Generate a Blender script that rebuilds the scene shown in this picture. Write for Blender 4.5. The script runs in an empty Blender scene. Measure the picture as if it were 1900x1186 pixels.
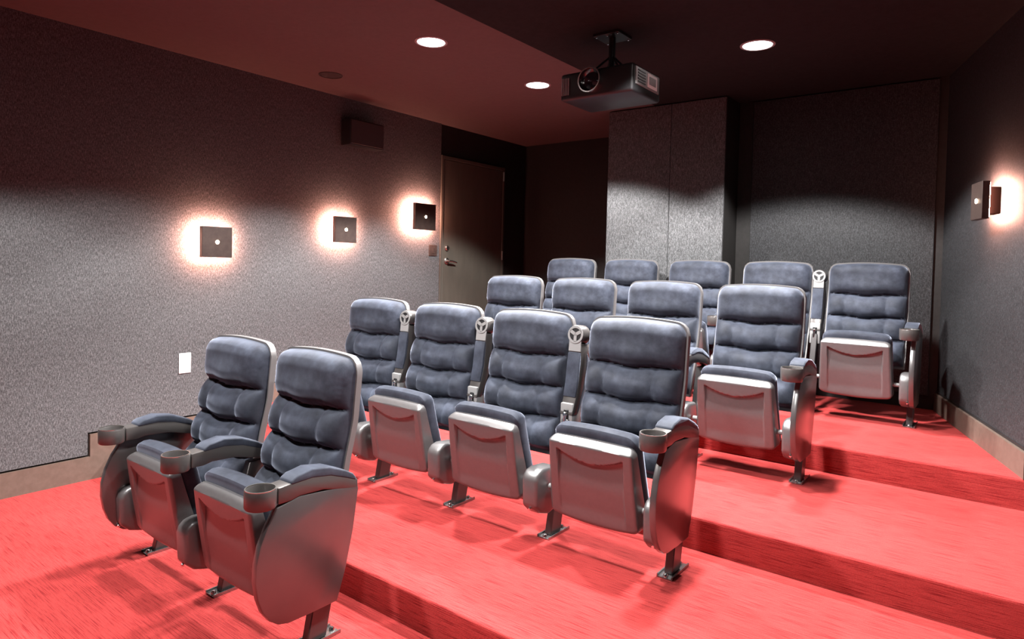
import bpy, bmesh, math, random
from mathutils import Vector, Matrix

random.seed(7)
scene = bpy.context.scene
COL = scene.collection
PI = math.pi

# ------------------------------------------------------------------ camera
cam_d = bpy.data.cameras.new('camera')
cam = bpy.data.objects.new('camera', cam_d)
COL.objects.link(cam)
F_PX, CY_PX = 1206.0, 523.36
cam_d.sensor_fit = 'HORIZONTAL'
cam_d.sensor_width = 36.0
cam_d.lens = 36.0 * F_PX / 1900.0
cam_d.shift_y = -(593.0 - CY_PX) / 1900.0
cam_d.clip_start = 0.02
YAW, PITCH, ROLL = -0.65082, -0.0282, 0.02253
CAM_POS = Vector((-0.20016, -2.56293, 1.27224))


def cam_matrix():
    cy, sy, cp, sp = math.cos(YAW), math.sin(YAW), math.cos(PITCH), math.sin(PITCH)
    fwd = Vector((sy * cp, cy * cp, sp))
    right = Vector((cy, -sy, 0))
    up = right.cross(fwd)
    c, s = math.cos(ROLL), math.sin(ROLL)
    r2 = c * right + s * up
    u2 = -s * right + c * up
    m = Matrix((r2, u2, -fwd)).transposed().to_4x4()
    m.translation = CAM_POS
    return m


cam.matrix_world = cam_matrix()
scene.camera = cam

# ------------------------------------------------------------------ world, exposure
world = bpy.data.worlds.new('world')
scene.world = world
world.use_nodes = True
world.node_tree.nodes['Background'].inputs[0].default_value = (0.02, 0.02, 0.022, 1)
world.node_tree.nodes['Background'].inputs[1].default_value = 0.3
scene.view_settings.view_transform = 'Standard'
scene.view_settings.look = 'None'
scene.view_settings.gamma = 1.0
scene.view_settings.use_curve_mapping = False
scene.view_settings.exposure = 0.0

# the ceiling downlights: a grid of recessed cans (positions on the ceiling)
CEIL = 2.65
DOWN_POWER = 810.0
DOWN_ANGLE = math.radians(122)
DOWN_SPOTS = [(-3.12, 0.38), (-3.12, 1.54), (-1.47, 1.54), (-1.47, 0.38), (-3.12, -0.78), (-1.47, -0.78), (-3.12, -1.94), (-1.47, -1.94)]
DOWN_DIM = {4: 0.42, 5: 0.42, 6: 0.6, 7: 0.28}                     # the zones nearer the screen are dimmed
SCONCE_GLOW = 620.0

# ------------------------------------------------------------------ materials
MATS = {}


def mat(name, color, rough=0.5, metal=0.0, spec=0.5, sheen=0.0, sheen_tint=(1, 1, 1), emit=None, emit_s=0.0, sheen_rough=0.4):
    m = bpy.data.materials.new(name)
    m.use_nodes = True
    b = m.node_tree.nodes['Principled BSDF']
    b.inputs['Base Color'].default_value = (*color, 1)
    b.inputs['Roughness'].default_value = rough
    b.inputs['Metallic'].default_value = metal
    b.inputs['Specular IOR Level'].default_value = spec
    b.inputs['Sheen Weight'].default_value = sheen
    b.inputs['Sheen Roughness'].default_value = sheen_rough
    b.inputs['Sheen Tint'].default_value = (*sheen_tint, 1)
    if emit:
        b.inputs['Emission Color'].default_value = (*emit, 1)
        b.inputs['Emission Strength'].default_value = emit_s
    MATS[name] = m
    return m


def noise_color(m, scale, c_lo, c_hi, lo=0.35, hi=0.65, noise=1.0, detail=3.0, bump=0.0, bump_dist=0.002, second=None):
    """procedural colour variation from stretched object-space noise, with matching bump"""
    nt = m.node_tree
    b = nt.nodes['Principled BSDF']
    tc = nt.nodes.new('ShaderNodeTexCoord')
    mp = nt.nodes.new('ShaderNodeMapping')
    mp.inputs['Scale'].default_value = scale
    nz = nt.nodes.new('ShaderNodeTexNoise')
    nz.inputs['Scale'].default_value = noise
    nz.inputs['Detail'].default_value = detail
    nz.inputs['Roughness'].default_value = 0.6
    rp = nt.nodes.new('ShaderNodeValToRGB')
    rp.color_ramp.elements[0].position = lo
    rp.color_ramp.elements[1].position = hi
    rp.color_ramp.elements[0].color = (*c_lo, 1)
    rp.color_ramp.elements[1].color = (*c_hi, 1)
    nt.links.new(tc.outputs['Object'], mp.inputs['Vector'])
    nt.links.new(mp.outputs['Vector'], nz.inputs['Vector'])
    nt.links.new(nz.outputs['Fac'], rp.inputs['Fac'])
    out = rp.outputs['Color']
    if second:
        sc2, lo2, hi2, k_lo, k_hi = second
        mp2 = nt.nodes.new('ShaderNodeMapping')
        mp2.inputs['Scale'].default_value = sc2
        nz2 = nt.nodes.new('ShaderNodeTexNoise')
        nz2.inputs['Scale'].default_value = 1.0
        nz2.inputs['Detail'].default_value = 2.0
        rp2 = nt.nodes.new('ShaderNodeValToRGB')
        rp2.color_ramp.elements[0].position = lo2
        rp2.color_ramp.elements[1].position = hi2
        rp2.color_ramp.elements[0].color = (k_lo, k_lo, k_lo, 1)
        rp2.color_ramp.elements[1].color = (k_hi, k_hi, k_hi, 1)
        mx = nt.nodes.new('ShaderNodeMixRGB')
        mx.blend_type = 'MULTIPLY'
        mx.inputs['Fac'].default_value = 1.0
        nt.links.new(tc.outputs['Object'], mp2.inputs['Vector'])
        nt.links.new(mp2.outputs['Vector'], nz2.inputs['Vector'])
        nt.links.new(nz2.outputs['Fac'], rp2.inputs['Fac'])
        nt.links.new(out, mx.inputs['Color1'])
        nt.links.new(rp2.outputs['Color'], mx.inputs['Color2'])
        out = mx.outputs['Color']
    nt.links.new(out, b.inputs['Base Color'])
    if bump:
        bp = nt.nodes.new('ShaderNodeBump')
        bp.inputs['Strength'].default_value = bump
        bp.inputs['Distance'].default_value = bump_dist
        nt.links.new(nz.outputs['Fac'], bp.inputs['Height'])
        nt.links.new(bp.outputs['Normal'], b.inputs['Normal'])
    return m


carpet = noise_color(mat('carpet', (0.6, 0.04, 0.04), rough=0.9, spec=0.15, sheen=0.15, sheen_tint=(1, 0.5, 0.45)),
                     (7, 300, 300), (0.17, 0.007, 0.009), (0.335, 0.034, 0.032), 0.36, 0.50, detail=3.0, bump=0.5, bump_dist=0.004,
                     second=((230, 380, 380), 0.3, 0.7, 0.8, 1.15))
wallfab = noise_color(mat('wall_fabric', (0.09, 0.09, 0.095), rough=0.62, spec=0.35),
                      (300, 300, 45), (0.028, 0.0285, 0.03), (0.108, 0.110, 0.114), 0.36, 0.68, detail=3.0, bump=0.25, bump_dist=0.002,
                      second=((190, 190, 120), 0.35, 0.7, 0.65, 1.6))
wallfab_dim = noise_color(mat('wall_fabric_dim', (0.03, 0.03, 0.032), rough=0.62, spec=0.35),
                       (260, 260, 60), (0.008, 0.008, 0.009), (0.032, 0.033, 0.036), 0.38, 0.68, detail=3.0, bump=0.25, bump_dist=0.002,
                       second=((150, 150, 150), 0.35, 0.7, 0.6, 1.7))  # darker copy of the wall fabric, dimness put into the colour
darkpaint = noise_color(mat('dark_paint', (0.03, 0.028, 0.027), rough=0.6, spec=0.3), (40, 40, 40), (0.013, 0.012, 0.0115), (0.017, 0.0155, 0.015))
ceil_lit = noise_color(mat('ceiling_lit', (0.07, 0.045, 0.042), rough=0.8, spec=0.2), (30, 30, 30), (0.105, 0.080, 0.076), (0.115, 0.088, 0.083))  # lighter ceiling tone, carpet glow put into the colour
ceil_dim = noise_color(mat('ceiling_dim', (0.02, 0.02, 0.02), rough=0.85, spec=0.1), (30, 30, 30), (0.016, 0.016, 0.016), (0.02, 0.02, 0.02))  # darker ceiling tone, the faded glow put into the colour
baseb = noise_color(mat('baseboard_paint', (0.16, 0.115, 0.09), rough=0.45, spec=0.4), (30, 30, 30), (0.095, 0.066, 0.052), (0.115, 0.08, 0.064))
doorp = noise_color(mat('door_paint', (0.09, 0.08, 0.066), rough=0.5, spec=0.4), (12, 12, 3), (0.055, 0.049, 0.04), (0.065, 0.058, 0.047))
framep = mat('frame_paint', (0.06, 0.054, 0.045), rough=0.4, spec=0.5)
velvet = noise_color(mat('velvet', (0.03, 0.035, 0.05), rough=0.75, spec=0.25, sheen=0.45, sheen_tint=(0.72, 0.8, 1.0), sheen_rough=0.35),
                     (18, 18, 18), (0.012, 0.0145, 0.023), (0.031, 0.037, 0.053), 0.3, 0.7, detail=4.0, bump=0.12, bump_dist=0.006,
                     second=((5, 5, 5), 0.3, 0.7, 0.55, 1.5))
plastic = noise_color(mat('shell_plastic', (0.15, 0.142, 0.145), rough=0.40, spec=0.8), (60, 60, 60), (0.056, 0.053, 0.054), (0.064, 0.060, 0.061), bump=0.03, bump_dist=0.001)
paneld = noise_color(mat('side_panel_paint', (0.075, 0.07, 0.072), rough=0.3, spec=1.0), (9, 9, 9), (0.038, 0.036, 0.037), (0.046, 0.043, 0.043))
paneld.node_tree.nodes['Principled BSDF'].inputs['Coat Weight'].default_value = 0.7
paneld.node_tree.nodes['Principled BSDF'].inputs['Coat Roughness'].default_value = 0.22
plastic.node_tree.nodes['Principled BSDF'].inputs['Coat Weight'].default_value = 0.8
plastic.node_tree.nodes['Principled BSDF'].inputs['Coat Roughness'].default_value = 0.36
gunmetal = mat('gunmetal', (0.07, 0.064, 0.062), rough=0.32, metal=0.35, spec=0.6)
backedge = mat('back_shell_plastic', (0.105, 0.1, 0.1), rough=0.4, spec=0.55)
lightgrey = mat('pale_grey_plastic', (0.2, 0.2, 0.2), rough=0.4)
darkpl = mat('black_plastic', (0.012, 0.012, 0.013), rough=0.4, spec=0.4)
steel = mat('dark_steel', (0.09, 0.085, 0.085), rough=0.3, metal=0.7)
footmetal = mat('foot_metal', (0.3, 0.29, 0.29), rough=0.22, metal=0.9)
chrome = mat('chrome', (0.75, 0.74, 0.73), rough=0.16, metal=1.0)
nickel = mat('satin_nickel', (0.5, 0.48, 0.45), rough=0.28, metal=1.0)
sconcebody = mat('sconce_body', (0.0016, 0.001, 0.0009), rough=0.8, spec=0.0)
sconcem = noise_color(mat('sconce_bronze', (0.05, 0.035, 0.03), rough=0.4, metal=0.3), (25, 25, 25), (0.045, 0.03, 0.026), (0.06, 0.042, 0.036))
lampglow = mat('lamp_glow', (1, 1, 1), emit=(1, 0.97, 0.94), emit_s=14.0)
ledglow = mat('led_glow', (1, 0.8, 0.6), emit=(1, 0.72, 0.5), emit_s=30.0)
rimglow = mat('rim_glow', (1, 0.8, 0.7), emit=(1, 0.45, 0.33), emit_s=SCONCE_GLOW)
white = mat('white_plastic', (0.85, 0.84, 0.83), rough=0.4)
trimm = mat('light_trim', (0.3, 0.3, 0.3), rough=0.4)
lens = mat('lens_glass', (0.01, 0.01, 0.014), rough=0.05, spec=0.8)
screenm = noise_color(mat('bounce_white', (0.7, 0.7, 0.7), rough=0.8), (50, 50, 50), (0.66, 0.66, 0.66), (0.72, 0.72, 0.72))
grille = noise_color(mat('speaker_grille', (0.03, 0.022, 0.02), rough=0.7), (300, 300, 300), (0.015, 0.012, 0.011), (0.04, 0.03, 0.028))

# ------------------------------------------------------------------ mesh helpers


def link(name, me, m=None, parent=None, smooth=True, angle=35):
    o = bpy.data.objects.new(name, me)
    COL.objects.link(o)
    if m and not me.materials:
        me.materials.append(m)
    if smooth:
        me.polygons.foreach_set('use_smooth', [True] * len(me.polygons))
        me.set_sharp_from_angle(angle=math.radians(angle))
    if parent:
        o.parent = parent
    return o


def mesh_of(bm, name='mesh'):
    bmesh.ops.recalc_face_normals(bm, faces=bm.faces[:])
    me = bpy.data.meshes.new(name)
    bm.to_mesh(me)
    bm.free()
    return me


def bevel_bm(bm, w, seg=2, angle=30):
    es = [e for e in bm.edges if len(e.link_faces) == 2 and e.calc_face_angle(0) > math.radians(angle)]
    if es and w > 0:
        bmesh.ops.bevel(bm, geom=es, offset=w, segments=seg, affect='EDGES', profile=0.5, clamp_overlap=True)


def box(x0, x1, y0, y1, z0, z1, bev=0.0, seg=2, bm=None):
    own = bm is None
    b = bmesh.new()
    vs = [b.verts.new((x, y, z)) for x in (x0, x1) for y in (y0, y1) for z in (z0, z1)]
    for f in ((0, 1, 3, 2), (4, 6, 7, 5), (0, 4, 5, 1), (2, 3, 7, 6), (0, 2, 6, 4), (1, 5, 7, 3)):
        b.faces.new([vs[i] for i in f])
    bmesh.ops.recalc_face_normals(b, faces=b.faces[:])
    bevel_bm(b, bev, seg)
    if own:
        return b
    merge(bm, b)


def merge(bm, b):
    me = bpy.data.meshes.new('tmp')
    b.to_mesh(me)
    b.free()
    bm.from_mesh(me)
    bpy.data.meshes.remove(me)


def prism_x(pts, x0, x1, bev=0.0, seg=2, bm=None):
    """extrude a (y, z) outline from x0 to x1"""
    own = bm is None
    b = bmesh.new()
    a = [b.verts.new((x0, y, z)) for y, z in pts]
    c = [b.verts.new((x1, y, z)) for y, z in pts]
    n = len(pts)
    b.faces.new(a)
    b.faces.new(c[::-1])
    for i in range(n):
        b.faces.new((a[i], c[i], c[(i + 1) % n], a[(i + 1) % n]))
    bmesh.ops.recalc_face_normals(b, faces=b.faces[:])
    bevel_bm(b, bev, seg)
    if own:
        return b
    merge(bm, b)


def cyl(p0, p1, r0, r1=None, n=16, bm=None, caps=True):
    own = bm is None
    b = bmesh.new()
    p0, p1 = Vector(p0), Vector(p1)
    r1 = r0 if r1 is None else r1
    d = (p1 - p0).normalized()
    a = d.orthogonal().normalized()
    c = d.cross(a)
    A = [b.verts.new(p0 + r0 * (math.cos(2 * PI * i / n) * a + math.sin(2 * PI * i / n) * c)) for i in range(n)]
    B = [b.verts.new(p1 + r1 * (math.cos(2 * PI * i / n) * a + math.sin(2 * PI * i / n) * c)) for i in range(n)]
    for i in range(n):
        b.faces.new((A[i], A[(i + 1) % n], B[(i + 1) % n], B[i]))
    if caps:
        b.faces.new(A[::-1])
        b.faces.new(B)
    bmesh.ops.recalc_face_normals(b, faces=b.faces[:])
    if own:
        return b
    merge(bm, b)


def lathe(profile, center, axis='z', n=32, bm=None, closed=False):
    """revolve (r, h) points about an axis through center"""
    own = bm is None
    b = bmesh.new()
    c = Vector(center)
    rings = []
    for r, h in profile:
        ring = []
        for i in range(n):
            a = 2 * PI * i / n
            if axis == 'z':
                v = Vector((r * math.cos(a), r * math.sin(a), h))
            elif axis == 'y':
                v = Vector((r * math.cos(a), h, r * math.sin(a)))
            else:
                v = Vector((h, r * math.cos(a), r * math.sin(a)))
            ring.append(b.verts.new(c + v))
        rings.append(ring)
    m = len(rings)
    for j in range(m if closed else m - 1):
        A, B = rings[j], rings[(j + 1) % m]
        for i in range(n):
            b.faces.new((A[i], A[(i + 1) % n], B[(i + 1) % n], B[i]))
    if not closed:
        for ring in (rings[0], rings[-1]):
            if (ring[0].co - ring[n // 2].co).length > 1e-5:
                b.faces.new(ring)
    bmesh.ops.remove_doubles(b, verts=b.verts[:], dist=1e-6)
    bmesh.ops.recalc_face_normals(b, faces=b.faces[:])
    if own:
        return b
    merge(bm, b)


def slab(nx, nz, W, zlo, zhi, front, back, name):
    """a closed cushion or shell: x in [-W(v), W(v)], z between zlo(x) and zhi(x), y from front(x,z) to back(x,z)"""
    V, F = [], []
    def idx(s, i, j):
        return s * (nx + 1) * (nz + 1) + j * (nx + 1) + i
    for s, fn in ((0, front), (1, back)):
        for j in range(nz + 1):
            v = j / nz
            for i in range(nx + 1):
                u = -1 + 2 * i / nx
                u = math.copysign(1 - (1 - abs(u)) ** 1.25, u)      # denser towards the sides
                x = u * W(v)
                za, zb = zlo(x, W(v)), zhi(x, W(v))
                vv = v
                z = za + vv * (zb - za)
                V.append((x, fn(x, z, W(v), za, zb), z))
    for j in range(nz):
        for i in range(nx):
            F.append((idx(0, i, j), idx(0, i + 1, j), idx(0, i + 1, j + 1), idx(0, i, j + 1)))
            F.append((idx(1, i, j), idx(1, i, j + 1), idx(1, i + 1, j + 1), idx(1, i + 1, j)))
    for i in range(nx):
        F.append((idx(0, i, 0), idx(1, i, 0), idx(1, i + 1, 0), idx(0, i + 1, 0)))
        F.append((idx(0, i, nz), idx(0, i + 1, nz), idx(1, i + 1, nz), idx(1, i, nz)))
    for j in range(nz):
        F.append((idx(0, 0, j), idx(0, 0, j + 1), idx(1, 0, j + 1), idx(1, 0, j)))
        F.append((idx(0, nx, j), idx(1, nx, j), idx(1, nx, j + 1), idx(0, nx, j + 1)))
    me = bpy.data.meshes.new(name)
    me.from_pydata(V, [], F)
    me.update()
    return me


def interp(tab, z):
    if z <= tab[0][0]:
        return tab[0][1]
    for (a, b), (c, d) in zip(tab, tab[1:]):
        if z <= c:
            t = (z - a) / (c - a)
            t = t * t * (3 - 2 * t) * 0.35 + t * 0.65
            return b + t * (d - b)
    return tab[-1][1]


def sstep(a, b, x):
    t = min(1, max(0, (x - a) / (b - a)))
    return t * t * (3 - 2 * t)


def empty(name, loc, rz=0.0):
    o = bpy.data.objects.new(name, None)
    o.empty_display_size = 0.1
    COL.objects.link(o)
    o.location = loc
    o.rotation_euler = (0, 0, rz)
    return o


def tag(o, label=None, cat=None, group=None, kind=None):
    if label:
        o['label'] = label
    if cat:
        o['category'] = cat
    if group:
        o['group'] = group
    if kind:
        o['kind'] = kind
    return o


def structure(name, bm, m, label, cat, parent=None, smooth=False):
    o = link(name, mesh_of(bm, name), m, parent, smooth=smooth)
    if parent is None:
        tag(o, label, cat, kind='structure')
    return o


# ------------------------------------------------------------------ the room shell
Z1, Z2, Z3, Z4 = -0.14, 0.0, 0.15, 0.30          # carpet levels of the four tiers
N12, N23, N34 = -0.82, 0.26, 1.367               # y of the step noses
XL = -4.75                                       # left wall
YF = -4.7                                        # front (screen) wall
YB = 2.91                                        # back wall right of the column
YA = 3.62                                        # back of the entrance alcove
RW0 = Vector((-0.455, 2.548, 0))                 # a point of the angled right wall
RWT = Vector((-0.2983, 0.9545, 0))               # along the right wall, towards the back
RWN = Vector((-0.9545, -0.2983, 0))              # into the room


def rw_x(y):
    return RW0.x + (y - RW0.y) * RWT.x / RWT.y


def tier(name, y0, y1, ztop, zbot, label, nose=0.014):
    b = bmesh.new()
    xr0, xr1 = rw_x(y0) + 0.05, rw_x(y1) + 0.05
    pts = [(XL - 0.02, y0), (xr0, y0), (xr1, y1), (XL - 0.02, y1)]
    lo = [b.verts.new((x, y, zbot)) for x, y in pts]
    hi = [b.verts.new((x, y, ztop)) for x, y in pts]
    b.faces.new(lo[::-1])
    b.faces.new(hi)
    for i in range(4):
        b.faces.new((lo[i], lo[(i + 1) % 4], hi[(i + 1) % 4], hi[i]))
    bmesh.ops.recalc_face_normals(b, faces=b.faces[:])
    if nose:
        es = [e for e in b.edges if all(abs(v.co.y - y0) < 1e-5 and abs(v.co.z - ztop) < 1e-5 for v in e.verts)]
        bmesh.ops.bevel(b, geom=es, offset=nose, segments=4, affect='EDGES', profile=0.5)
    o = structure(name, b, carpet, label, 'floor', smooth=True)
    return o


tier('floor', YF, N12, Z1, Z1 - 0.12, 'red carpeted floor at the front beside the two front seats', nose=0)
tier('floor', N12, N23, Z2, Z1 - 0.12, 'red carpeted first step carrying the row of four seats nearest the front')
tier('floor', N23, N34, Z3, Z1 - 0.12, 'red carpeted second step carrying the third row of seats')
tier('floor', N34, YA + 0.1, Z4, Z1 - 0.12, 'red carpeted top step carrying the rearmost row of seats')

# walls
structure('wall_left', box(XL - 0.15, XL, YF - 0.1, YA + 0.1, Z1 - 0.12, CEIL + 0.1), darkpaint, 'dark left wall behind grey fabric covering', 'wall')
structure('wall_front', box(XL - 0.15, 2.2, YF - 0.15, YF, Z1 - 0.12, CEIL + 0.1), darkpaint, 'dark front wall behind the viewer', 'wall')
wb = structure('wall_back', box(-2.02, 0.1, YB, YA + 0.25, Z4 - 0.3, CEIL + 0.1), darkpaint, 'back wall right of the column, shade put into its fabric colour', 'wall')
structure('wall_alcove', box(XL - 0.15, -2.0, YA, YA + 0.25, Z4 - 0.3, CEIL + 0.1), darkpaint, 'dark wall at the back of the entrance corner', 'wall')
col_x0, col_x1, col_y = -3.076, -2.024, 2.60
wc = structure('wall_column', box(col_x0, col_x1, col_y + 0.012, YA + 0.05, Z4 - 0.2, CEIL + 0.1), darkpaint, 'broad fabric covered column standing out from the back wall', 'wall')
# right wall: an angled slab
b = bmesh.new()
p0 = RW0 + RWT * 1.2
p1 = RW0 - RWT * 7.9
q0, q1 = p0 - RWN * 0.15, p1 - RWN * 0.15
lo = [b.verts.new((p.x, p.y, Z1 - 0.12)) for p in (p0, p1, q1, q0)]
hi = [b.verts.new((p.x, p.y, CEIL + 0.1)) for p in (p0, p1, q1, q0)]
b.faces.new(lo)
b.faces.new(hi)
for i in range(4):
    b.faces.new((lo[i], lo[(i + 1) % 4], hi[(i + 1) % 4], hi[i]))
wr = structure('wall_right', b, wallfab_dim, 'angled right wall in fabric, its dimness put into the colour', 'wall')
# ceiling: the carpet glow fading to the right is put into two colours
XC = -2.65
structure('ceiling', box(XL - 0.15, XC, YF - 0.15, YA + 0.2, CEIL, CEIL + 0.1), ceil_lit, 'left ceiling, red glow put into its maroon colour', 'ceiling')
structure('ceiling', box(XC, 2.2, YF - 0.15, YA + 0.2, CEIL, CEIL + 0.1), ceil_dim, 'ceiling around the projector, unlit look put into its black colour', 'ceiling')

# fabric covering of the left wall with its stepped lower edge
BH = 0.145
STEP = 0.118
DOOR_Y0, DOOR_Y1 = 2.208, 3.165
fab_pts = [(YF, Z1 + BH + 0.012), (N12 - STEP - 0.012, Z1 + BH + 0.012), (N12 - STEP - 0.012, Z2 + BH + 0.012), (N23 - STEP - 0.012, Z2 + BH + 0.012),
           (N23 - STEP - 0.012, Z3 + BH + 0.012), (N34 - STEP - 0.012, Z3 + BH + 0.012), (N34 - STEP - 0.012, Z4 + BH + 0.012),
           (DOOR_Y0 - 0.035, Z4 + BH + 0.012), (DOOR_Y0 - 0.035, CEIL), (YF, CEIL)]
structure('fabric_panel', prism_x(fab_pts, XL, XL + 0.02), wallfab, None, None, parent=bpy.data.objects['wall_left'])
# stepped taupe baseboard on the left wall
bb = [(YF, Z1), (N12 - 0.001, Z1), (N12 - 0.001, Z2), (N23 - 0.001, Z2), (N23 - 0.001, Z3), (N34 - 0.001, Z3), (N34 - 0.001, Z4), (DOOR_Y0 - 0.035, Z4),
      (DOOR_Y0 - 0.035, Z4 + BH), (N34 - STEP, Z4 + BH), (N34 - STEP, Z3 + BH), (N23 - STEP, Z3 + BH), (N23 - STEP, Z2 + BH), (N12 - STEP, Z2 + BH), (N12 - STEP, Z1 + BH), (YF, Z1 + BH)]
structure('baseboard_left', prism_x(bb, XL, XL + 0.026), baseb, 'taupe stepped baseboard along the left wall', 'baseboard')


def wall_strip(name, s0, s1, z0, z1, off, m, label):
    b = bmesh.new()
    c = []
    for s, o in ((s0, 0), (s1, 0), (s1, off), (s0, off)):
        p = RW0 + RWT * s + RWN * o
        c.append((p.x, p.y))
    lo = [b.verts.new((x, y, z0)) for x, y in c]
    hi = [b.verts.new((x, y, z1)) for x, y in c]
    b.faces.new(lo)
    b.faces.new(hi)
    for i in range(4):
        b.faces.new((lo[i], lo[(i + 1) % 4], hi[(i + 1) % 4], hi[i]))
    return structure(name, b, m, label, 'baseboard')


s_n = (N34 - RW0.y) / RWT.y
wall_strip('baseboard_right', s_n, 0.36, Z4, Z4 + 0.125, 0.022, baseb, 'taupe baseboard along the foot of the angled right wall')
wall_strip('trim_1', s_n, 0.36, Z4 + 0.125, Z4 + 0.14, 0.004, darkpl, 'thin black gap above the right baseboard')
# two fabric panels on the column, one on the back wall
for x0, x1 in ((col_x0, -2.487), (-2.484, col_x1)):
    structure('fabric_panel', box(x0, x1, col_y - 0.008, col_y + 0.012, Z4 + 0.1, CEIL - 0.01, 0.003, 1), wallfab, None, None, parent=wc)
structure('fabric_panel', box(-1.9, -0.62, YB - 0.02, YB, Z4 + 0.1, CEIL - 0.01, 0.003, 1), wallfab_dim, None, None, parent=wb)  # shade beside the column put into this panel's colour

# door in the left wall
door = empty('door_1', (XL, (DOOR_Y0 + DOOR_Y1) / 2, Z4))
tag(door, 'taupe painted door with lever handle at the end of the left wall', 'door', kind='structure')
DZ = 2.0
yc = (DOOR_Y0 + DOOR_Y1) / 2
hw = (DOOR_Y1 - DOOR_Y0) / 2
link('door_leaf', mesh_of(box(0.002, 0.03, -hw + 0.004, hw - 0.004, 0.008, DZ, 0.003, 1)), doorp, door)
fo = 0.033
fr = prism_x([(-hw - fo, 0), (-hw, 0), (-hw, DZ + 0.005), (hw, DZ + 0.005), (hw, 0), (hw + fo, 0), (hw + fo, DZ + 0.04), (-hw - fo, DZ + 0.04)], 0.0, 0.034, 0.003, 1)
link('door_frame', mesh_of(fr), framep, door)
lv = bmesh.new()
hy = -hw + 0.06
hz = 0.985
lathe([(0.0, 0.03), (0.033, 0.03), (0.033, 0.038), (0.026, 0.044), (0.012, 0.046), (0.012, 0.075), (0.0, 0.078)], (0, hy, hz), 'x', 20, bm=lv)
link('rose', mesh_of(lv), nickel, door)
cv = bmesh.new()
cyl((0.072, hy - 0.005, hz), (0.074, hy + 0.06, hz - 0.004), 0.0105, 0.0095, 12, bm=cv)
cyl((0.074, hy + 0.06, hz - 0.004), (0.068, hy + 0.115, hz - 0.016), 0.0095, 0.007, 12, bm=cv)
link('lever', mesh_of(cv), nickel, door)
link('deadbolt', mesh_of(lathe([(0.0, 0.03), (0.028, 0.03), (0.028, 0.04), (0.022, 0.048), (0.0, 0.05)], (0, hy, hz + 0.13), 'x', 20)), nickel, door)
for z in (0.2, 1.06, 1.94):
    link('hinge', mesh_of(cyl((0.04, hw + 0.0, z - 0.05), (0.04, hw + 0.0, z + 0.05), 0.009, n=10)), nickel, door)

# added white screen, unseen behind the viewer, bouncing neutral fill light
scr = empty('bounce_screen', (-1.6, YF + 0.002, 0.9))
tag(scr, 'added white screen on the unseen front wall, bouncing fill light', 'screen')
link('bounce_surface', mesh_of(box(-1.55, 1.55, 0.01, 0.02, 0, 1.6)), screenm, scr, smooth=False)
for q in ((-1.62, -1.55, -0.07, 1.67), (1.55, 1.62, -0.07, 1.67), (-1.55, 1.55, -0.07, 0.0), (-1.55, 1.55, 1.6, 1.67)):
    link('screen_border', mesh_of(box(q[0], q[1], 0.0, 0.04, q[2], q[3])), darkpl, scr, smooth=False)

# ------------------------------------------------------------------ seats: shared meshes
LEAN = [(0.33, 0.070), (0.45, 0.112), (0.58, 0.155), (0.79, 0.200), (0.98, 0.216), (1.06, 0.214)]
CRE = [0.36, 0.515, 0.66, 0.81, 1.06]
TUFT = 0.125


def lean(z):
    return interp(LEAN, z)


def make_top(z0, crown, r):
    def f(x, W):
        a = abs(x)
        z = z0 - crown * (a / W) ** 2
        if a > W - r:
            z -= r - math.sqrt(max(0, r * r - (a - (W - r)) ** 2))
        return z
    return f


def back_front(x, z, W, za, zb):
    u = min(1, abs(x) / W)
    E = max(0, 1 - u ** 6) ** 0.5
    T = min(1, max(0, (zb - z) / 0.06))
    T = math.sqrt(max(0, 1 - (1 - T) ** 2))
    B = min(1, max(0, (z - za) / 0.03))
    # the row of lobes this point lies in; seams sag between the tufts
    sag = 0.006 * math.cos(PI * min(1, abs(x) / 0.125)) if abs(x) < 0.25 else 0
    zz = z + sag * 0.9
    k = 0
    while k < 3 and zz > CRE[k + 1]:
        k += 1
    a, b = CRE[k], CRE[k + 1]
    t = (zz - a) / (b - a)
    if k == 3:
        row = min(1, max(0, t) / 0.30)
        row = math.sqrt(max(0, 1 - (1 - row) ** 2))
        col = 1
        full = 0.080
        # soft central swell of the headrest towards its lower edge
        full += 0.010 * math.exp(-((x / 0.12) ** 2)) * math.exp(-((t - 0.25) / 0.22) ** 2)
    else:
        row = max(0, 4 * t * (1 - t)) ** 0.48
        ax = abs(x)
        s = (ax + TUFT) / (2 * TUFT) if ax < TUFT else (ax - TUFT) / (2 * (W - TUFT))
        s = min(1, max(0, s))
        col = max(0, 4 * s * (1 - s)) ** 0.5
        full = 0.097
    h = full * (0.22 + 0.52 * row + 0.26 * row * col)
    for zc in CRE[1:4]:
        d2 = (abs(x) - TUFT) ** 2 + (z - zc) ** 2
        h -= 0.012 * math.exp(-d2 / 0.016 ** 2)
        # fine gathers running away from the tuft
        ang = math.atan2(z - zc, abs(x) - TUFT)
        h += 0.0016 * math.cos(7 * ang) * math.exp(-d2 / 0.04 ** 2) * (1 - math.exp(-d2 / 0.012 ** 2))
    if abs(x) > W * 0.8:
        h += 0.0013 * math.sin(z * 2 * PI / 0.017 + 3 * math.sin(z * 31)) * sstep(W * 0.8, W * 0.9, abs(x)) * (1 if k == 3 else 0.4)
    h = 0.004 + (h - 0.004) * E * T * (0.3 + 0.7 * B)
    return lean(z) - h


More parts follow.
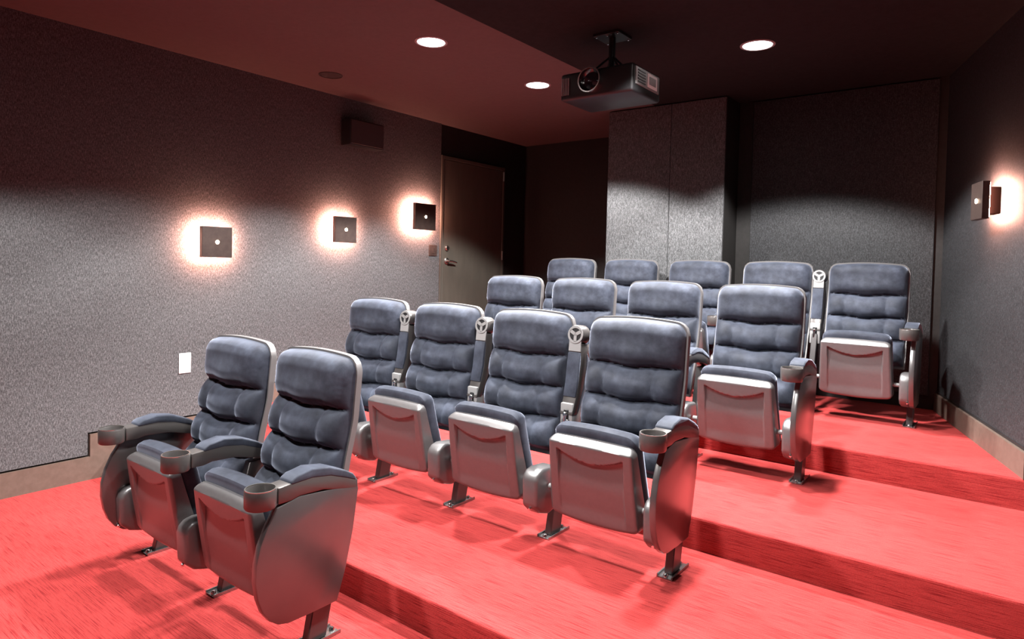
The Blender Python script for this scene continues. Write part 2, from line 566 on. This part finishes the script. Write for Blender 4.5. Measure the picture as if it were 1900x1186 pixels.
W_C, W_S = 0.241, 0.250
back_cushion_me = slab(56, 84, lambda v: W_C, lambda x, W: 0.36, make_top(1.028, 0.016, 0.05), back_front,
                       lambda x, z, W, za, zb: lean(z) + 0.004, 'back_cushion')
back_shell_me = slab(24, 30, lambda v: W_S, lambda x, W: 0.34, make_top(1.036, 0.016, 0.055),
                     lambda x, z, W, za, zb: lean(z) + 0.002 - 0.006 * 0,
                     lambda x, z, W, za, zb: lean(z) + 0.028 + 0.022 * max(0, 1 - (abs(x) / W) ** 4) ** 0.5 * min(1, max(0, (zb - z) / 0.05) ** 0.5), 'back_shell')

PT, PB = 0.540, 0.158


def pan_y(z):
    return -0.222 + (PT - z) * 0.165 + 0.10 * ((z - 0.35) ** 2)


def pan_w(v):
    return 0.214 - 0.012 * v


def pan_lo(x, W):
    a = abs(x)
    z = PB + 0.016 * (a / W) ** 2
    if a > W - 0.03:
        z += 0.03 - math.sqrt(max(0, 0.03 ** 2 - (a - (W - 0.03)) ** 2))
    return z


def pan_front(x, z, W, za, zb):
    u = min(1, abs(x) / W)
    ed = min(W - abs(x), zb - z, z - za)
    R = 0.016
    r = R - math.sqrt(max(0, R * R - max(0, R - ed) ** 2))
    # recessed field with a curved lip along its top
    zs = 0.478 - 0.040 * (1 - (x / 0.155) ** 2)
    hx = 0.160
    inx = 1 - sstep(hx - 0.006, hx, abs(x))
    iny = 1 - sstep(zs - 0.004, zs + 0.002, z)
    low = sstep(0.172, 0.24, z)
    depth = 0.006 + 0.012 * sstep(0.32, 0.46, z)
    rec = inx * iny * low * depth
    # top part bends back a little
    bend = max(0, z - 0.507) * 0.85
    return pan_y(z) + r + rec + bend


def pan_depth(z):
    return 0.048 + 0.05 * (PT - z) / (PT - PB)


pan_shell_me = slab(84, 84, pan_w, pan_lo, make_top(PT, 0.006, 0.035), pan_front,
                    lambda x, z, W, za, zb: pan_y(z) + pan_depth(z), 'seat_shell')


def pc_front(x, z, W, za, zb):
    ed = min(W - abs(x), zb - z, z - za)
    R = 0.030
    r = R - math.sqrt(max(0, R * R - max(0, R - ed) ** 2))
    return pan_y(min(z, PT)) + min(pan_depth(z), 0.1) - 0.006 + r


def pc_back(x, z, W, za, zb):
    ed = min(W - abs(x), zb - z, z - za)
    R = 0.034
    r = R - math.sqrt(max(0, R * R - max(0, R - ed) ** 2))
    return pan_y(min(z, PT)) + min(pan_depth(z), 0.1) + 0.082 - r


pan_cushion_me = slab(40, 40, lambda v: 0.207 - 0.006 * v, lambda x, W: 0.20, make_top(0.588, 0.010, 0.045), pc_front, pc_back, 'seat_cushion')
pan_pin_me = mesh_of(cyl((-0.252, -0.115, 0.265), (0.252, -0.115, 0.265), 0.013, n=12))

# armrest in its lowered position, centred on its standard at x = 0
CUP_Y, CUP_Z, CUP_R = -0.228, 0.628, 0.0475
AW = 0.036
PIV = Vector((0, 0.13, 0.575))


def arm_pts(top, bot):
    return top + bot[::-1]


ab = bmesh.new()
prism_x(arm_pts([(-0.186, 0.624), (-0.13, 0.628), (-0.05, 0.638), (0.03, 0.626), (0.10, 0.598), (0.158, 0.570)],
                [(-0.186, 0.566), (-0.135, 0.566), (-0.10, 0.574), (0.0, 0.570), (0.08, 0.550), (0.158, 0.528)]), -AW, AW, 0.005, 2, bm=ab)
arm_body_me = mesh_of(ab)
ac = bmesh.new()
lathe([(0.0, -0.064), (CUP_R - 0.004, -0.064), (CUP_R, -0.058), (CUP_R, -0.003), (CUP_R - 0.003, 0.0), (CUP_R - 0.008, 0.0), (CUP_R - 0.010, -0.004), (CUP_R - 0.013, -0.055), (0.0, -0.055)],
      (0, CUP_Y, CUP_Z), 'z', 40, bm=ac)
cup_me = mesh_of(ac)
ac = bmesh.new()
CD = 0.0535
lathe([(0.0, -0.066), (CD - 0.004, -0.066), (CD, -0.060), (CD, -0.004), (CD - 0.002, 0.0), (CD - 0.005, 0.0), (CD - 0.007, -0.004), (CD - 0.009, -0.057), (0.0, -0.057)],
      (0, CUP_Y - 0.004, CUP_Z), 'z', 40, bm=ac)
cup_down_me = mesh_of(ac)
cup_rim_me = mesh_of(lathe([(CD - 0.0055, -0.001), (CD - 0.0055, 0.0016), (CD - 0.0015, 0.0016), (CD - 0.0015, -0.001)], (0, CUP_Y - 0.004, CUP_Z), 'z', 40, closed=True))
# three-spoked underside of the cup holder
ring_me = mesh_of(lathe([(0.032, -0.0655), (0.043, -0.0655), (0.043, -0.069), (0.032, -0.069)], (0, CUP_Y, CUP_Z), 'z', 32, closed=True))
spoke_mes = []
for k in range(3):
    a = PI / 2 + k * 2 * PI / 3
    sp = box(-0.008, 0.008, 0.0, 0.036, -0.069, -0.0655)
    bmesh.ops.rotate(sp, verts=sp.verts[:], cent=(0, 0, 0), matrix=Matrix.Rotation(a - PI / 2, 3, 'Z'))
    bmesh.ops.translate(sp, verts=sp.verts[:], vec=(0, CUP_Y, CUP_Z))
    spoke_mes.append(mesh_of(sp))
cd = bmesh.new()
lathe([(0.0, -0.0648), (0.043, -0.0648), (0.043, -0.0662), (0.0, -0.0662)], (0, CUP_Y, CUP_Z), 'z', 32, bm=cd)
cupdisc_me = mesh_of(cd)
pb = bmesh.new()
prism_x(arm_pts([(-0.138, 0.634), (-0.115, 0.648), (-0.05, 0.660), (0.03, 0.647), (0.10, 0.618), (0.135, 0.598), (0.15, 0.580)],
                [(-0.138, 0.620), (-0.05, 0.624), (0.03, 0.612), (0.10, 0.586), (0.15, 0.566)]), -AW - 0.001, AW + 0.001, 0.010, 3, bm=pb)
arm_pad_me = mesh_of(pb)
ub = bmesh.new()
prism_x([(-0.142, 0.572), (-0.09, 0.575), (0.0, 0.572), (0.075, 0.556), (0.075, 0.545), (0.0, 0.554), (-0.09, 0.556), (-0.142, 0.560)], -0.0352, 0.0352, 0.006, 2, bm=ub)
arm_under_me = mesh_of(ub)
ubp = mesh_of(box(-0.034, 0.034, -0.20, -0.146, 0.562, 0.568, 0.001, 1))


def raised(me):
    m = me.copy()
    R = Matrix.Translation(PIV) @ Matrix.Rotation(math.radians(-96.0), 4, 'X') @ Matrix.Translation(-PIV)
    m.transform(R)
    return m


R_ARM = {}
for key, me in (('body', arm_body_me), ('cup', cup_me), ('ring', ring_me), ('spoke0', spoke_mes[0]), ('spoke1', spoke_mes[1]), ('spoke2', spoke_mes[2]), ('disc', cupdisc_me), ('pad', arm_pad_me), ('under', arm_under_me), ('plate', ubp)):
    R_ARM[key] = (me, raised(me))

# bracket that shows below a raised armrest
kb = bmesh.new()
box(-0.034, 0.034, 0.085, 0.165, 0.46, 0.605, 0.006, 2, bm=kb)
bracket_me = mesh_of(kb)
slot_me = mesh_of(box(-0.014, 0.014, 0.0815, 0.09, 0.500, 0.575, 0.003, 1))
kc = bmesh.new()
lathe([(0.0, 0.070), (0.007, 0.0705), (0.012, 0.075), (0.012, 0.083), (0.0, 0.084)], (-0.002, 0.0, 0.552), 'y', 14, bm=kc)
latch_me = mesh_of(kc)
kc = bmesh.new()
cyl((-0.002, 0.0775, 0.545), (-0.006, 0.0765, 0.478), 0.008, 0.010, 10, bm=kc)
latch_pin_me = mesh_of(kc)

# end panel outline
PANEL = [(-0.19, 0.556), (-0.225, 0.50), (-0.252, 0.44), (-0.266, 0.38), (-0.268, 0.32), (-0.258, 0.26), (-0.240, 0.21), (-0.212, 0.17), (-0.178, 0.145), (-0.14, 0.134), (-0.05, 0.131),
         (0.068, 0.131), (0.105, 0.24), (0.138, 0.38), (0.160, 0.53), (0.158, 0.545), (0.06, 0.560), (-0.10, 0.574)]
panel_r_me = mesh_of(prism_x(PANEL, 0.008, 0.036, 0.004, 2))
panel_l_me = mesh_of(prism_x(PANEL, -0.036, -0.008, 0.004, 2))
BOXP = [(-0.208, 0.185), (-0.213, 0.30), (-0.205, 0.325), (-0.185, 0.345), (-0.15, 0.352), (-0.05, 0.345), (-0.04, 0.30), (-0.05, 0.14), (-0.10, 0.128), (-0.17, 0.150)]
hbox_m_me = mesh_of(prism_x(BOXP, -0.041, 0.041, 0.016, 3))
hbox_r_me = mesh_of(prism_x(BOXP, -0.047, 0.012, 0.016, 3))
hbox_l_me = mesh_of(prism_x(BOXP, -0.012, 0.047, 0.016, 3))


def bolt(x, y, z, r=0.008, axis='y'):
    return mesh_of(lathe([(0.0, -0.006), (r * 0.7, -0.005), (r, 0.0), (r, 0.004), (0.0, 0.004)], (x, y, z), axis, 12))


hbolt_me = bolt(0.0, -0.202, 0.172)
leg_end_me = mesh_of(prism_x([(-0.05, 0.006), (0.034, 0.006), (0.062, 0.150), (-0.022, 0.150)], -0.018, 0.018, 0.003, 1))
leg_mid_me = mesh_of(prism_x([(-0.05, 0.006), (0.034, 0.006), (0.062, 0.150), (0.16, 0.53), (0.075, 0.53), (-0.022, 0.150)], -0.018, 0.018, 0.003, 1))
fp = bmesh.new()
prof = [(-0.034, 0.0), (0.034, 0.0), (0.034, 0.013), (0.029, 0.013), (0.029, 0.005), (-0.029, 0.005), (-0.029, 0.013), (-0.034, 0.013)]
A_ = [fp.verts.new((x, -0.088, z)) for x, z in prof]
B_ = [fp.verts.new((x, 0.088, z)) for x, z in prof]
fp.faces.new(A_)
fp.faces.new(B_[::-1])
for i in range(8):
    fp.faces.new((A_[i], B_[i], B_[(i + 1) % 8], A_[(i + 1) % 8]))
foot_me = mesh_of(fp)
footbolt_mes = [mesh_of(lathe([(0.0, 0.018), (0.006, 0.017), (0.010, 0.012), (0.011, 0.005), (0.0, 0.005)], (0, y, 0), 'z', 12)) for y in (-0.072, 0.072)]


def put(name, me, m, parent, x=0.0):
    o = link(name, me, m, parent)
    o.location.x = x
    return o


def standard(seat, x, side, arm):
    """leg, hinge box, end panel and armrest of one standard; side -1 left end, 0 between two seats, 1 right end"""
    leg = put('leg', leg_mid_me if side == 0 else leg_end_me, steel, seat, x)
    put('foot_plate', foot_me, footmetal, leg)
    for q in range(2):
        put('foot_bolt', footbolt_mes[q], chrome, leg)
    hb = put('hinge_box', {-1: hbox_l_me, 0: hbox_m_me, 1: hbox_r_me}[side], plastic, seat, x)
    put('hinge_bolt', hbolt_me, chrome, hb)
    if side:
        put('side_panel', panel_r_me if side > 0 else panel_l_me, paneld, seat, x)
    i = 1 if arm == 'up' else 0
    a = put('armrest', R_ARM['body'][i], gunmetal, seat, x)
    put('cup_holder', R_ARM['cup'][1] if i else cup_down_me, gunmetal, a)
    if not i:
        put('cup_rim', cup_rim_me, nickel, a)
    put('arm_pad', R_ARM['pad'][i], velvet, a)
    if i:
        put('cup_base', R_ARM['disc'][i], darkpl, a)
        put('cup_base_ring', R_ARM['ring'][i], lightgrey, a)
        for q in range(3):
            put('cup_base_spoke', R_ARM['spoke%d' % q][i], lightgrey, a)
        put('underside_pad', R_ARM['under'][i], velvet, a)
        put('end_plate', R_ARM['plate'][i], lightgrey, a)
        br = put('arm_bracket', bracket_me, lightgrey, seat, x)
        put('bracket_slot', slot_me, darkpl, br)
        put('latch_knob', latch_me, chrome, br)
        put('latch_pin', latch_pin_me, chrome, br)


PITCH_X = 0.60
ROWS = [
    (-3.396, -1.0964, Z1, 2, ['down', 'down', 'down'], 'front row of two'),
    (-3.6705, 0.0, Z2, 4, ['down', 'up', 'up', 'up', 'down'], 'second row'),
    (-3.4482, 1.1306, Z3, 4, ['down'] * 5, 'third row'),
    (-3.6606, 2.2621, Z4, 5, ['down', 'down', 'down', 'down', 'up', 'down'], 'back row'),
]
LABELS = {
    (0, 0): 'dark velvet cinema seat in the front pair, the one nearer the left wall',
    (0, 1): 'dark velvet cinema seat in the front pair with the large end panel facing us',
    (1, 0): 'tufted cinema seat at the left end of the second row, behind the front pair',
    (1, 1): 'tufted cinema seat second from the left in the second row',
    (1, 2): 'tufted cinema seat third from the left in the second row',
    (1, 3): 'large tufted cinema seat with cup holder armrest at the right end of the second row',
    (2, 0): 'cinema seat at the left end of the third row, in front of the door side',
    (2, 1): 'cinema seat second from the left in the third row, mostly hidden',
    (2, 2): 'cinema seat third from the left in the third row, mostly hidden',
    (2, 3): 'cinema seat at the right end of the third row, tipped up in full view',
    (3, 0): 'cinema seat at the left end of the back row, only its headrest showing',
    (3, 1): 'cinema seat second from the left in the back row, before the pale column',
    (3, 2): 'cinema seat in the middle of the back row of five',
    (3, 3): 'cinema seat in the back row just left of the raised armrest',
    (3, 4): 'cinema seat at the right end of the back row beside the right wall',
}
for r, (x0, y0, z0, n, arms, rowname) in enumerate(ROWS):
    for k in range(n):
        cx = x0 + (k + 0.5) * PITCH_X
        s = empty('cinema_seat', (cx, y0, z0))
        tag(s, LABELS[(r, k)], 'seat', 'tip-up cinema seats')
        put('back_shell', back_shell_me, backedge, s)
        put('back_cushion', back_cushion_me, velvet, s)
        put('seat_shell', pan_shell_me, plastic, s)
        put('seat_cushion', pan_cushion_me, velvet, s)
        put('hinge_pin', pan_pin_me, lightgrey, s)
        if k == 0:
            standard(s, -0.3, -1, arms[0])
        standard(s, 0.3, 1 if k == n - 1 else 0, arms[k + 1])

# ------------------------------------------------------------------ ceiling downlights
can_me = None
for i, (x, y) in enumerate(DOWN_SPOTS):
    o = empty('ceiling_downlight', (x, y, CEIL))
    vis = {0: 'round recessed downlight in the left ceiling part, the larger one', 1: 'round recessed downlight just left of the projector',
           2: 'round recessed downlight in the ceiling at the right'}
    vis.update({3: 'recessed ceiling downlight out of view above the right end of the second row', 4: 'recessed ceiling downlight out of view above the front pair of seats',
                5: 'recessed ceiling downlight out of view, right of the front pair', 6: 'recessed ceiling downlight out of view, ahead of the front pair',
                7: 'recessed ceiling downlight out of view near the viewer'})
    tag(o, vis[i], 'downlight', 'recessed ceiling downlights')
    if can_me is None:
        can_me = mesh_of(lathe([(0.086, 0.0), (0.103, 0.0), (0.103, -0.004), (0.090, -0.007), (0.086, -0.004)], (0, 0, 0), 'z', 40, closed=True))
        disc_me = mesh_of(lathe([(0.0, -0.001), (0.086, -0.001), (0.086, -0.004), (0.0, -0.004)], (0, 0, 0), 'z', 40))
    put('trim_ring', can_me, trimm, o)
    put('lamp_disc', disc_me, lampglow, o)
    ld = bpy.data.lights.new('downlight', 'SPOT')
    ld.energy = DOWN_POWER * DOWN_DIM.get(i, 1.0)
    ld.spot_size = DOWN_ANGLE
    ld.spot_blend = 0.2
    ld.shadow_soft_size = 0.086
    ld.color = (1.0, 0.97, 0.95)
    lo = bpy.data.objects.new('downlight', ld)
    COL.objects.link(lo)
    lo.parent = o
    lo.location = (0, 0, -0.02)

# ------------------------------------------------------------------ wall sconces


def sconce(loc, rz, w, h, label):
    """local frame: wall plane x = 0, room side +x"""
    o = empty('wall_sconce', loc, rz)
    tag(o, label, 'wall lamp', 'square wall sconces')
    link('body', mesh_of(box(0, 0.066, -w * 0.27, w * 0.27, -h * 0.36, h * 0.36, 0.003, 1)), sconcebody, o)
    link('face_plate', mesh_of(box(0.064, 0.1, -w / 2, w / 2, -h / 2, h / 2, 0.002, 1)), sconcem, o)
    link('lamp_lens', mesh_of(lathe([(0.0, 0.1), (0.014, 0.1), (0.012, 0.104), (0.0, 0.106)], (0, 0.0, 0), 'x', 16)), ledglow, o)
    # glowing rim on the back of the plate, shining at the wall all round the body
    gb = bmesh.new()
    iw, ih = w * 0.27 + 0.004, h * 0.36 + 0.004
    ow, oh = w / 2 - 0.010, h / 2 - 0.010
    qs = []
    for X in (0.060, 0.064):
        qs.append([[gb.verts.new((X, sy * hw_, sz * hh_)) for sy, sz in ((-1, -1), (1, -1), (1, 1), (-1, 1))] for hw_, hh_ in ((ow, oh), (iw, ih))])
    for i in range(4):
        j = (i + 1) % 4
        gb.faces.new((qs[0][0][i], qs[0][0][j], qs[0][1][j], qs[0][1][i]))
        gb.faces.new((qs[1][0][i], qs[1][1][i], qs[1][1][j], qs[1][0][j]))
        gb.faces.new((qs[0][0][i], qs[1][0][i], qs[1][0][j], qs[0][0][j]))
        gb.faces.new((qs[0][1][i], qs[0][1][j], qs[1][1][j], qs[1][1][i]))
    link('lamp_rim', mesh_of(gb), rimglow, o, smooth=False)
    return o


FX = XL + 0.02
sconce((FX, -0.178, 1.377), 0, 0.22, 0.216, 'square bronze wall sconce on the left wall nearest the front, above the white wall plate')
sconce((FX, 0.94, 1.526), 0, 0.22, 0.216, 'square bronze wall sconce in the middle of the three on the left wall')
sconce((FX, 1.876, 1.70), 0, 0.275, 0.25, 'square bronze wall sconce on the left wall beside the door')
p = RW0 - RWT * 0.665
sconce((p.x, p.y, 1.678), math.atan2(RWN.y, RWN.x), 0.185, 0.205, 'square bronze wall sconce on the angled right wall')

# ------------------------------------------------------------------ small things on the walls
o = empty('wall_plate', (FX, -0.352, 0.53))
tag(o, 'blank white wall plate low on the left fabric wall', 'wall plate')
link('plate', mesh_of(box(0, 0.007, -0.041, 0.041, -0.07, 0.07, 0.003, 2)), white, o)
for z in (-0.042, 0.042):
    link('screw', mesh_of(lathe([(0.0, 0.0065), (0.004, 0.0065), (0.0035, 0.008), (0.0, 0.0085)], (0, 0, z), 'x', 10)), white, o)
o = empty('switch_plate', (FX, 2.085, 1.385))
tag(o, 'dark square switch plate below the sconce beside the door', 'switch')
link('plate', mesh_of(box(-0.02, 0.008, -0.062, 0.05, -0.055, 0.055, 0.003, 1)), sconcem, o)
link('rocker', mesh_of(box(0.006, 0.012, -0.018, 0.018, -0.03, 0.03, 0.002, 1)), sconcem, o)

o = empty('wall_speaker', (FX, 1.125, 2.24))
tag(o, 'black box speaker mounted high on the left wall', 'speaker')
link('cabinet', mesh_of(box(0.012, 0.13, -0.185, 0.185, 0, 0.22, 0.006, 2)), darkpl, o)
link('front_grille', mesh_of(box(0.13, 0.137, -0.175, 0.175, 0.01, 0.21, 0.003, 1)), grille, o)
link('wall_bracket', mesh_of(box(0.0, 0.014, -0.06, 0.06, 0.05, 0.17, 0.002, 1)), steel, o)

o = empty('ceiling_speaker', (-4.27, 0.49, CEIL))
tag(o, 'dark round speaker grille set flush in the left ceiling part', 'speaker')
link('grille_disc', mesh_of(lathe([(0.0, -0.003), (0.080, -0.002), (0.080, 0.0), (0.0, 0.0)], (0, 0, 0), 'z', 32)), grille, o)
link('bezel', mesh_of(lathe([(0.080, 0.0), (0.088, 0.0), (0.087, -0.005), (0.080, -0.005)], (0, 0, 0), 'z', 32, closed=True)), grille, o)

# ------------------------------------------------------------------ projector hanging from the ceiling
pr = empty('ceiling_projector', (-2.13, 0.72, 2.25))
tag(pr, 'black video projector hanging under the ceiling on a mount', 'projector')
PW = 0.24
link('body', mesh_of(box(-PW, PW, 0.0, 0.36, 0.0, 0.16, 0.018, 3)), darkpl, pr)
lx, lz = -0.027, 0.094
link('lens_ring', mesh_of(lathe([(0.066, -0.03), (0.073, -0.03), (0.073, 0.004), (0.066, 0.004)], (lx, 0, lz), 'y', 40, closed=True)), chrome, pr)
link('lens', mesh_of(lathe([(0.0, -0.024), (0.03, -0.02), (0.05, -0.012), (0.066, -0.005), (0.066, 0.004), (0.0, 0.004)], (lx, 0, lz), 'y', 32)), lens, pr)
for k in range(5):
    x = -PW + 0.014 + k * 0.011
    link('vent_slat', mesh_of(box(x, x + 0.004, -0.006, 0.004, 0.03, 0.13, 0.001, 1)), trimm, pr)
# connector panel on the right side
link('connector_panel', mesh_of(box(PW - 0.002, PW + 0.004, 0.03, 0.33, 0.045, 0.145, 0.002, 1)), lightgrey, pr)
for k in range(5):
    z = 0.06 + k * 0.016
    link('connector', mesh_of(box(PW + 0.003, PW + 0.007, 0.055, 0.15, z, z + 0.008, 0.001, 1)), darkpl, pr)
link('panel_frame', mesh_of(box(PW + 0.003, PW + 0.006, 0.175, 0.30, 0.058, 0.136, 0.001, 1)), white, pr)
link('panel_window', mesh_of(box(PW + 0.005, PW + 0.008, 0.195, 0.28, 0.075, 0.12, 0.001, 1)), lightgrey, pr)
link('mount_base', mesh_of(box(-0.11, 0.11, 0.08, 0.30, 0.16, 0.168, 0.002, 1)), darkpl, pr)
link('mount_pole', mesh_of(cyl((0.0, 0.19, 0.166), (0.0, 0.19, 0.386), 0.02, n=20)), darkpl, pr)
for sx in (-1, 1):
    for sy in (-1, 1):
        link('mount_arm', mesh_of(cyl((sx * 0.1, 0.19 + sy * 0.09, 0.166), (sx * 0.012, 0.19 + sy * 0.008, 0.27), 0.006, n=8)), darkpl, pr)
pr_top = bmesh.new()
box(-0.085, 0.085, 0.105, 0.275, 0.385, 0.3995, 0.001, 1, bm=pr_top)
link('mount_plate', mesh_of(pr_top), darkpl, pr)
for x, y in ((-0.07, 0.12), (0.07, 0.12), (-0.07, 0.26), (0.07, 0.26), (0.03, 0.115), (0.0, 0.125)):
    link('mount_screw', mesh_of(lathe([(0.0, 0.376), (0.006, 0.378), (0.007, 0.386), (0.0, 0.386)], (x, y, 0), 'z', 10)), chrome, pr)
